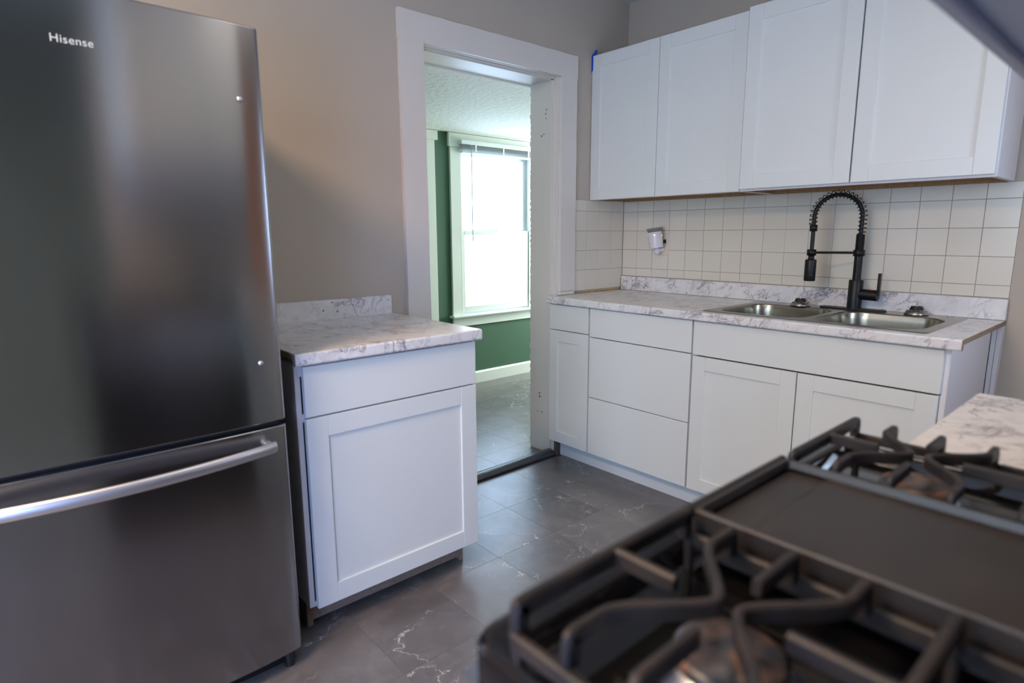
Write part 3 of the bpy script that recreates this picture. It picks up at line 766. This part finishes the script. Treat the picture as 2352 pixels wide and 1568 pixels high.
for L, c in zip(bowls, ((-.3475, -1.127), (-.3475, -1.534))):
    mb = MB(); lay = []
    for sc, z in ((1.02, zr), (1.008, zr-.0012), (1.0, zr-.006), (.985, zr-.03), (.965, zr-.10), (.94, zr-.150), (.88, zr-.168), (.74, zr-.176), (.20, zr-.182)):
        lay.append([(c[0]+(x-c[0])*sc, c[1]+(y-c[1])*sc, z) for x, y in L])
    n = len(L); vs = [p_ for q_ in lay for p_ in q_]
    mb.add(vs, [(j*n+i, j*n+(i+1) % n, (j+1)*n+(i+1) % n, (j+1)*n+i) for j in range(len(lay)-1) for i in range(n)], True)
    mb.add(lay[-1], [tuple(range(n))])
    bw = mb.build('bowl', M_sinkbowl, sk)
    MB().lathe((c[0], c[1], zr-.1815), [(.045, 0), (.043, .002), (.036, .001), (.034, -.006), (0, -.006)], 24).build('drain', M_strainer, bw)
MB().cyl((-.075, -1.70, zr), (-.075, -1.70, zr+.0015), .012, n=16).build('hole_cover', M_strainer, sk)

# strainers resting upside down on the rim
def strainer(x, y, lab, first=None):
    z = zr+.0008
    t_ = thing('sink_strainer', lab, 'strainer', (x, y, z), 'basket strainers on the sink rim')
    MB().lathe((x, y, z), [(.0405, 0), (.042, .002), (.0415, .005), (.037, .013), (.031, .019), (.024, .021), (0, .021)], 32).build('basket', M_strainer, t_)
    r_ = MB().lathe((x, y, z), [(.043, 0), (.0435, .0012), (.041, .0018)], 32); r_.build('gasket_ring', M_rubber, t_)
    s_ = MB().lathe((x, y, z), [(.0255, .0205), (.0205, .033), (.0195, .0345), (0, .0345)], 24); s_.build('stopper', M_rubber, t_, 'black rubber stopper')
    pr = [(.0028, .034)]
    for i in range(7): pr += [(.0036, .036+i*.002), (.0026, .037+i*.002)]
    pr += [(.002, .052), (0, .053)]
    MB().lathe((x, y, z), pr, 12).build('stem', M_chrome, t_)
    for i in range(14):
        a = 2*PI*i/14
        c_ = Vector((x+.034*math.cos(a), y+.034*math.sin(a), z+.0158)); nn = Vector((math.cos(a)*.6, math.sin(a)*.6, .8))
        MB().cyl(c_-nn*.002, c_+nn*.0010, .0024, n=8).build('drain_hole', M_dark, t_)
strainer(-.125, -1.137, 'steel basket strainer upside down on the rim, left of the faucet')
strainer(-.092, -1.588, 'steel basket strainer upside down on the rim, right of the faucet')

# ================================================================== FAUCET
fx = -.090; fy = -1.352; fz = zr+.0006
fa = thing('faucet', 'matte black spring-neck kitchen faucet with pull-down sprayer', 'faucet', (fx, fy, fz))
pl = rrect(fx-.028, fx+.028, fy-.127, fy+.140, .0275, 8)
mb = MB(); mb.prism(pl, 'z', fz, fz+.006); mb.build('base_plate', M_faucet, fa)
MB().lathe((fx, fy, fz), [(.0285, .006), (.0285, .127), (.0275, .1285), (0, .1285)], 32).build('body', M_faucet, fa)
MB().lathe((fx, fy, fz), [(.0165, .128), (.0165, .235)], 24).cyl((fx, fy, fz+.235), (fx, fy, fz+.262), .0165, n=24).build('column', M_faucet, fa)
cl_ = MB().lathe((fx, fy, fz), [(.0168, .230), (.0225, .231), (.0225, .2575), (.0168, .2585)], 28); cl_.build('clamp', M_faucet, fa)
pr = []
for i in range(14): z = .2585+i*.0046; pr += [(.0172, z), (.0172, z+.003), (.0158, z+.0032), (.0158, z+.0044)]
pr += [(.0160, .3235), (.010, .324), (0, .324)]
MB().lathe((fx, fy, fz), pr, 24).build('ribbed_sleeve', M_faucet, fa)
# hose arc, the spout swivelled a little towards the room
sdir = Vector((-.110, .153, 0)); REACH = sdir.length; sdir.normalize(); prp = Vector((sdir.y, -sdir.x, 0))
def sp(t, z): return (fx+sdir.x*t, fy+sdir.y*t, z)
R_ = REACH/2; zc = 1.322
sx_, sy_ = fx+sdir.x*REACH, fy+sdir.y*REACH
arc = [sp(0, 1.248), sp(0, 1.28), sp(0, 1.30)]
for i in range(41):
    a = PI*i/40; arc.append(sp(R_-R_*math.cos(a), zc+.094*math.sin(a)))
arc += [sp(REACH, 1.30), sp(REACH, 1.285)]
MB().tube(arc, .0082, 12).build('hose', M_faucet, fa)
# spring coil around the arc
P_ = [Vector(p_) for p_ in arc]; L_ = [0]
for a, b_ in zip(P_[:-1], P_[1:]): L_.append(L_[-1]+(b_-a).length)
tot = L_[-1]; turns = 24; coil = []
def at(s):
    for i in range(len(L_)-1):
        if s <= L_[i+1] or i == len(L_)-2:
            f = (s-L_[i])/(L_[i+1]-L_[i]); return P_[i].lerp(P_[i+1], f), (P_[i+1]-P_[i]).normalized()
N_ = turns*16; mid_ = Vector(sp(R_, 1.30))
for i in range(N_+1):
    p_, d = at(tot*i/N_*.985); w = d.cross(prp); a = 2*PI*turns*i/N_
    cen = (p_-mid_).normalized()*.0030; coil.append(p_+cen+(prp*math.cos(a)+w*math.sin(a))*.0155)
MB().tube(coil, .0018, 6).build('spring', M_faucet, fa)
MB().lathe((sx_, sy_, 1.262), [(.0, 0), (.0155, 0), (.0155, .027), (.010, .028), (0, .028)], 24).build('collar', M_faucet, fa)
MB().cyl((sx_, sy_, 1.150), (sx_, sy_, 1.263), .0082, n=16).build('spray_stem', M_faucet, fa)
MB().cyl(sp(.018, 1.1710), sp(REACH-.014, 1.1710), .0052, n=14).build('support_arm', M_faucet, fa)
MB().lathe((sx_, sy_, 1.158), [(.0085, .0), (.0185, .0005), (.0185, .0265), (.0085, .027)], 24).build('docking_ring', M_faucet, fa)
sh = MB().lathe((sx_, sy_, 1.047), [(0, 0), (.0215, .0005), (.0232, .004), (.0232, .090), (.022, .0935), (.013, .0945), (.012, .109), (.0145, .111)], 28).build('spray_head', M_faucet, fa)
for z in (1.074, 1.097):
    nn = Vector((-.80, -.60, 0)); c_ = Vector((sx_, sy_, z))+nn*.0228
    MB().cyl(c_-nn*.002, c_+nn*.0012, .0062, n=14).build('spray_button', M_rubber, sh)
MB().cyl((fx, fy-.018, .994), (fx, fy-.090, .991), .0232, n=26).build('valve_housing', M_faucet, fa)
MB().cyl((fx, fy-.058, .9923), (fx, fy-.0605, .9923), .0236, n=26).build('housing_groove', M_rubber, fa)
hl = MB().box(fx-.0095, fx+.0095, fy-.0945, fy-.085, .990, 1.086, .0012).build('lever', M_faucet, fa)
MB().box(fx-.011, fx-.004, fy-.071, fy-.062, 1.0138, 1.0160).build('temperature_mark', M_red, fa)

# ================================================================== OUTLET AND WAX WARMER
op = thing('outlet_plate', 'almond double outlet plate on the tiled wall', 'outlet', (-.003, -.298, 1.135))
MB().box(-.006, -.0005, -.333, -.263, 1.135, 1.252, .002).build('plate', M_almond, op)
for z in (1.168, 1.214): MB().box(-.0072, -.006, -.315, -.281, z-.014, z+.014, .0005).build('socket', M_almond, op)
wx = thing('wax_warmer', 'white plug-in wax warmer with grey dish, glowing, in the outlet', 'wax warmer', (-.055, -.285, 1.14))
ax = Vector((-.10, .10, 1)).normalized(); bc = Vector((-.058, -.290, 1.176))
MB().lathe(bc, [(.030, 0), (.0385, .001), (.0395, .004), (.0385, .008), (.0390, .012), (.0392, .088), (.037, .091), (.034, .088), (.034, .004), (.0, .003)], 32, axis=ax).build('shade', M_porcelain, wx)
MB().lathe(bc, [(.037, .0915), (.0405, .094), (.0445, .107), (.0445, .110), (.042, .110), (.036, .098), (0, .096)], 32, axis=ax).build('dish', M_greyrim, wx)
MB().lathe(bc-ax*.036, [(0, 0), (.011, .001), (.0155, .008), (.0155, .024), (.012, .030), (.012, .036)], 20, axis=ax).build('plug_body', M_porcelain, wx)
MB().cyl((-.053, -.292, 1.160), (-.0075, -.300, 1.168), .0125, n=18).build('plug', M_porcelain, wx)
MB().box(-.020, -.0075, -.318, -.306, 1.20, 1.222, .001).build('clip', M_black_plastic, wx)
# little glowing holes in the shade
cdir = (CP-bc); cdir.z = 0; cdir.normalize()
sd = Vector((-cdir.y, cdir.x, 0))
for ang, h in ((-.10, .072), (1.25, .070), (-1.5, .070)):
    d = (cdir*math.cos(ang)+sd*math.sin(ang)); c_ = bc+ax*h+d*.0385
    MB().cyl(c_-d*.001, c_+d*.0012, .0034, n=10).build('light_hole', M_bulb, wx)
pl_ = bpy.data.lights.new('warmer_bulb', 'POINT'); pl_.energy = .03; pl_.color = (1, .45, .2); pl_.shadow_soft_size = .012
po = bpy.data.objects.new('warmer_bulb', pl_); COL.objects.link(po); po.location = bc+ax*(-.012)+Vector((.035, -.012, 0)); po.parent = None

# ================================================================== RANGE
RX0, RX1 = -2.662, -1.902; RYF, RYB = -1.950, -2.60
rg = thing('gas_range', 'black gas range with cast-iron grates and centre griddle, close to camera', 'range', ((RX0+RX1)/2, -2.3, 0))
ZT = .925
mb = MB().prism(rrect(RX0, RX1, RYB, -1.985, .010, 3), 'z', .03, .885); mb.build('body', M_enamel, rg)
# cooktop: rolled rim with a recessed well
ro = rrect(RX0, RX1, RYB, RYF, .030, 6); ri = rrect(RX0+.020, RX1-.020, RYB+.10, RYF-.035, .020, 6); rb_ = rrect(RX0+.032, RX1-.032, RYB+.112, RYF-.047, .014, 6)
lay = [[(x, y, .888) for x, y in ro], [(x, y, ZT-.008) for x, y in ro]]
def shrink(L, d):
    cx = (RX0+RX1)/2; cy = (RYB+RYF)/2; return [(x+(d if x < cx else -d), y+(d if y < cy else -d)) for x, y in L]
lay.append([(x, y, ZT-.002) for x, y in shrink(ro, .003)]); lay.append([(x, y, ZT) for x, y in shrink(ro, .009)])
lay.append([(x, y, ZT) for x, y in ri]); lay.append([(x, y, ZT-.004) for x, y in shrink(ri, .003)]); lay.append([(x, y, ZT-.020) for x, y in rb_])
n = len(ro); vs = [p_ for q_ in lay for p_ in q_]; mb = MB()
mb.add(vs, [(j*n+i, j*n+(i+1) % n, (j+1)*n+(i+1) % n, (j+1)*n+i) for j in range(len(lay)-1) for i in range(n)], True)
mb.add(lay[-1], [tuple(range(n))]); mb.add(lay[0], [tuple(range(n))[::-1]])
mb.build('cooktop', M_enamel, rg)
# front: control panel, knobs, door, handle (faces away from the camera, only its left end shows)
MB().prism([(-1.985, .76), (-1.938, .765), (-1.944, .884), (-1.985, .884)], 'x', RX0-.001, RX1+.001).build('control_panel', M_rangesteel, rg)
for i in range(5):
    x = RX0+.09+i*.145; MB().lathe((x, -1.941, .825), [(.022, 0), (.022, .006), (.018, .024), (.016, .026), (0, .026)], 20, axis=(0, 1, .05)).build('knob', M_rangesteel, rg)
MB().box(RX0+.004, RX1-.004, -1.984, -1.944, .20, .750, .004).build('oven_door', M_enamel, rg)
MB().cyl((RX0+.03, -1.905, .70), (RX1-.03, -1.905, .70), .011, n=16).build('oven_handle', M_rangesteel, rg)
for x in (RX0+.06, RX1-.06): MB().cyl((x, -1.944, .70), (x, -1.905, .70), .008, n=12).build('handle_post', M_rangesteel, rg)
MB().box(RX0+.004, RX1-.004, -1.984, -1.946, .045, .192, .004).build('storage_drawer', M_enamel, rg)
MB().box(RX0-.0012, RX0, -2.58, -1.99, .868, .8745).build('side_trim', M_rangesteel, rg)
MB().box(RX0, RX1, RYB, RYB+.06, ZT+.0005, ZT+.045, .006).build('rear_vent', M_enamel, rg)
for x in (RX0+.05, RX1-.05):
    for y in (-2.05, RYB+.05): MB().cyl((x, y, 0), (x, y, .031), .018, n=12).build('foot', M_black_plastic, rg)
# burners
def burner(x, y, r):
    z = ZT-.020
    b_ = MB().lathe((x, y, z), [(r*1.25, 0), (r*1.25, .004), (r*1.05, .008), (r*1.02, .018), (0, .018)], 36).build('burner_base', M_burner, rg)
    MB().lathe((x, y, z), [(r*.98, .0185), (r*1.02, .021), (r, .027), (r*.9, .030), (r*.4, .031), (0, .031)], 36).build('burner_cap', M_cap, b_)
for x, y, r in ((-2.527, -2.118, .043), (-2.527, -2.355, .036), (-2.047, -2.118, .043), (-2.047, -2.355, .032)): burner(x, y, r)
# grates
GZ = .975; LZ = .948; BW, BH = .0085, .015
def grate(x0, x1, mirror):
    """one side grate: raised front bar, low side rails, zig-zag bars and straight fingers over two burners"""
    mb = MB(); xm = (x0+x1)/2; yA, yB = -2.002, -2.472; ym = (yA+yB)/2
    mb.bar(chaikin([(x0+.002, yA, LZ-.004), (x0+.0025, yA, GZ-.006), (x0+.008, yA, GZ), (x0+.05, yA, GZ)], 1)+[Vector((x1-.05, yA, GZ))]+chaikin([(x1-.045, yA, GZ), (x1-.008, yA, GZ), (x1-.0025, yA, GZ-.006), (x1-.002, yA, LZ-.004)], 1), BW+.002, BH)
    mb.bar(chaikin([(x0+.002, yB, LZ-.004), (x0+.004, yB, GZ-.010), (x0+.014, yB, GZ), (x0+.05, yB, GZ)], 2)+[Vector((x1-.05, yB, GZ))]+chaikin([(x1-.045, yB, GZ), (x1-.014, yB, GZ), (x1-.004, yB, GZ-.010), (x1-.002, yB, LZ-.004)], 2), BW+.002, BH)
    for x in (x0+.0045, x1-.0045): mb.bar([(x, yA, LZ), (x, yB, LZ)], BW, .013)
    def foot(x, y, s):     # start of a bar on a side rail: rises in a short curve
        return chaikin([(x, y, LZ-.003), (x+s*.0015, y, GZ-.007), (x+s*.008, y, GZ), (x+s*.03, y, GZ)], 1)
    for sy, yc in ((1, -2.115), (-1, ym*2+2.115)):
        # straight fingers
        fy0 = yA if sy == 1 else yB
        mb.bar([(xm, fy0, GZ), (xm, yc+sy*.047, GZ)], BW, BH)
        mb.bar(foot(x0+.004, yc, 1)+[Vector((xm-.045, yc, GZ))], BW, BH)
        mb.bar(foot(x1-.004, yc, -1)+[Vector((xm+.045, yc, GZ))], BW, BH)
        mb.bar([(xm, ym, GZ), (xm, yc-sy*.047, GZ)], BW, BH)
        # zig-zags: outer (towards front/back edge) and inner
        for s2 in (sy, -sy):
            dy = s2*.060
            p_ = foot(x0+.004, yc+dy, 1)[:-1]
            mid = chaikin([(x0+.030, yc+dy, GZ), (x0+.062, yc+dy, GZ), (xm-.010, yc+s2*.010, GZ), (xm+.010, yc+s2*.010, GZ), (x1-.062, yc+dy, GZ), (x1-.030, yc+dy, GZ)], 3)
            q_ = foot(x1-.004, yc+dy, -1)[:-1][::-1]
            mb.bar(p_+mid+q_, BW, BH)
    mb.bar(foot(x0+.004, ym, 1)+foot(x1-.004, ym, -1)[::-1], BW+.001, BH)
    for x in (x0+.006, x1-.006):
        for y in (yA, yB, ym):
            mb.cyl((x, y+(.004 if y == yB else -.004 if y == yA else 0), ZT-.0195), (x, y+(.004 if y == yB else -.004 if y == yA else 0), LZ-.005), .005, .006, n=8)
    return mb.build('grate', M_iron, rg)
grate(-2.655, -2.400, False)
grate(-2.168, -1.928, True)
# griddle
gx0, gx1, gy0, gy1 = -2.393, -2.173, -2.472, -1.998
mb = MB(); o1 = rrect(gx0, gx1, gy0, gy1, .006, 3)
def ins(d, e=None): return rrect(gx0+d, gx1-d, gy0+d, gy1-(d if e is None else e), .006, 3)
lay = [(o1, ZT-.005), (o1, .965), (ins(.0015), .9675), (ins(.0065), .9675), (ins(.009), .959)]
n = len(o1); vs = [(x, y, z) for L, z in lay for x, y in L]
mb.add(vs, [(j*n+i, j*n+(i+1) % n, (j+1)*n+(i+1) % n, (j+1)*n+i) for j in range(len(lay)-1) for i in range(n)])
mb.add([(x, y, ZT-.005) for x, y in o1], [tuple(range(n))[::-1]])
i0, i1, j0, j1 = gx0+.009, gx1-.009, gy0+.009, gy1-.009
yt = -2.058
mb.add([(i0, j0, .9585), (i1, j0, .9585), (i1, yt, .9585), (i0, yt, .9585), (i1, yt+.006, .9560), (i0, yt+.006, .9560), (i1, j1, .9545), (i0, j1, .9545)],
       [(0, 1, 2, 3), (3, 2, 4, 5), (5, 4, 6, 7)])
mb.build('griddle', M_griddle, rg)
MB().bar([(gx0-.004, -2.0005+.006, .969), (gx1+.002, -2.0005+.006, .969)], .010, .012).build('griddle_front_bar', M_iron, rg)

# counter and cabinet to the right of the range
k3 = thing('countertop', 'short white marble laminate countertop right of the range', 'countertop', (-1.64, -2.38, .883))
MB().prism([(-2.700, .921), (-2.053, .921), (-2.049, .919), (-2.047, .915), (-2.047, .889), (-2.050, .884), (-2.07, .883), (-2.07, .902), (-2.700, .902)], 'x', -1.893, -1.379).build('slab', M_marble, k3)
MB().box(-1.893, -1.379, -2.7195, -2.7005, .902, 1.003, .002).build('backsplash', M_marble, k3)
c4 = thing('base_cabinet', 'white base cabinet under the countertop right of the range', 'cabinet', (-1.64, -2.38, 0))
m_ = MB(); m_.box(-1.885, -1.869, -2.70, -2.087, 0, .882); m_.box(-1.405, -1.389, -2.70, -2.087, 0, .882); m_.box(-1.869, -1.405, -2.70, -2.087, .1, .116); m_.box(-1.869, -1.405, -2.70, -2.694, .116, .882)
m_.build('carcass', M_cabside, c4)
MB().box(-1.884, -1.390, -2.086, -2.067, .733, .879, .0012).build('drawer_front', M_cab, c4)
shaker(MB(), fYp(-2.067), -1.884, -1.390, .103, .7285).build('door', M_cab, c4)
MB().box(-1.869, -1.405, -2.16, -2.145, 0, .0995).build('toe_board', M_kick, c4)

# range hood; the cabinet above it is added for the refrigerator's reflection
hd_ = thing('range_hood', 'grey steel range hood hanging over the range, top right corner', 'range hood', (-2.02, -2.43, 1.45))
HX0, HX1, HYF = -2.395, -1.640, -2.150
mb = MB().prism([(YF+.001, 1.452), (HYF+.0, 1.452), (HYF, 1.475), (HYF-.035, 1.60), (YF+.001, 1.60)], 'x', HX0, HX1); mb.build('canopy', M_hood, hd_)
mb = MB(); mb.box(HX0, HX1, HYF-.012, HYF, 1.440, 1.4518, .002); mb.box(HX0, HX0+.012, YF+.002, HYF-.012, 1.440, 1.4518); mb.box(HX1-.012, HX1, YF+.002, HYF-.012, 1.440, 1.4518)
mb.build('lip', M_hood, hd_)
MB().box(HX0+.10, HX1-.10, -2.62, -2.28, 1.446, 1.4518, .002).build('grease_filter', M_filter, hd_)
MB().box(HX0+.3, HX1-.3, -2.25, -2.18, 1.446, 1.4518, .002).build('light_lens', M_lampglass, hd_)
hc = thing('wall_cabinet', 'unseen white cabinet above the range hood, added for its reflection', 'cabinet', (-2.02, -2.43, 1.602))
m_ = MB().box(HX0, HX1, YF+.001, -2.17, 1.602, KZ-.05, .001); m_.build('carcass', M_cab, hc)
for a, b_ in ((HX0+.002, -2.020), (-2.015, HX1-.002)): shaker(MB(), fYp(-2.150), a, b_, 1.605, KZ-.053).build('door', M_cab, hc)

# ceiling lamp (out of view, source of the warm light)
cl = thing('ceiling_lamp', 'round warm ceiling lamp to the left, above the floor before the refrigerator', 'lamp', (-3.55, -1.30, 2.45))
MB().lathe((-3.55, -1.30, 2.45), [(.17, .087), (.17, .06), (.16, .055)], 32).build('lamp_base', M_hood, cl)
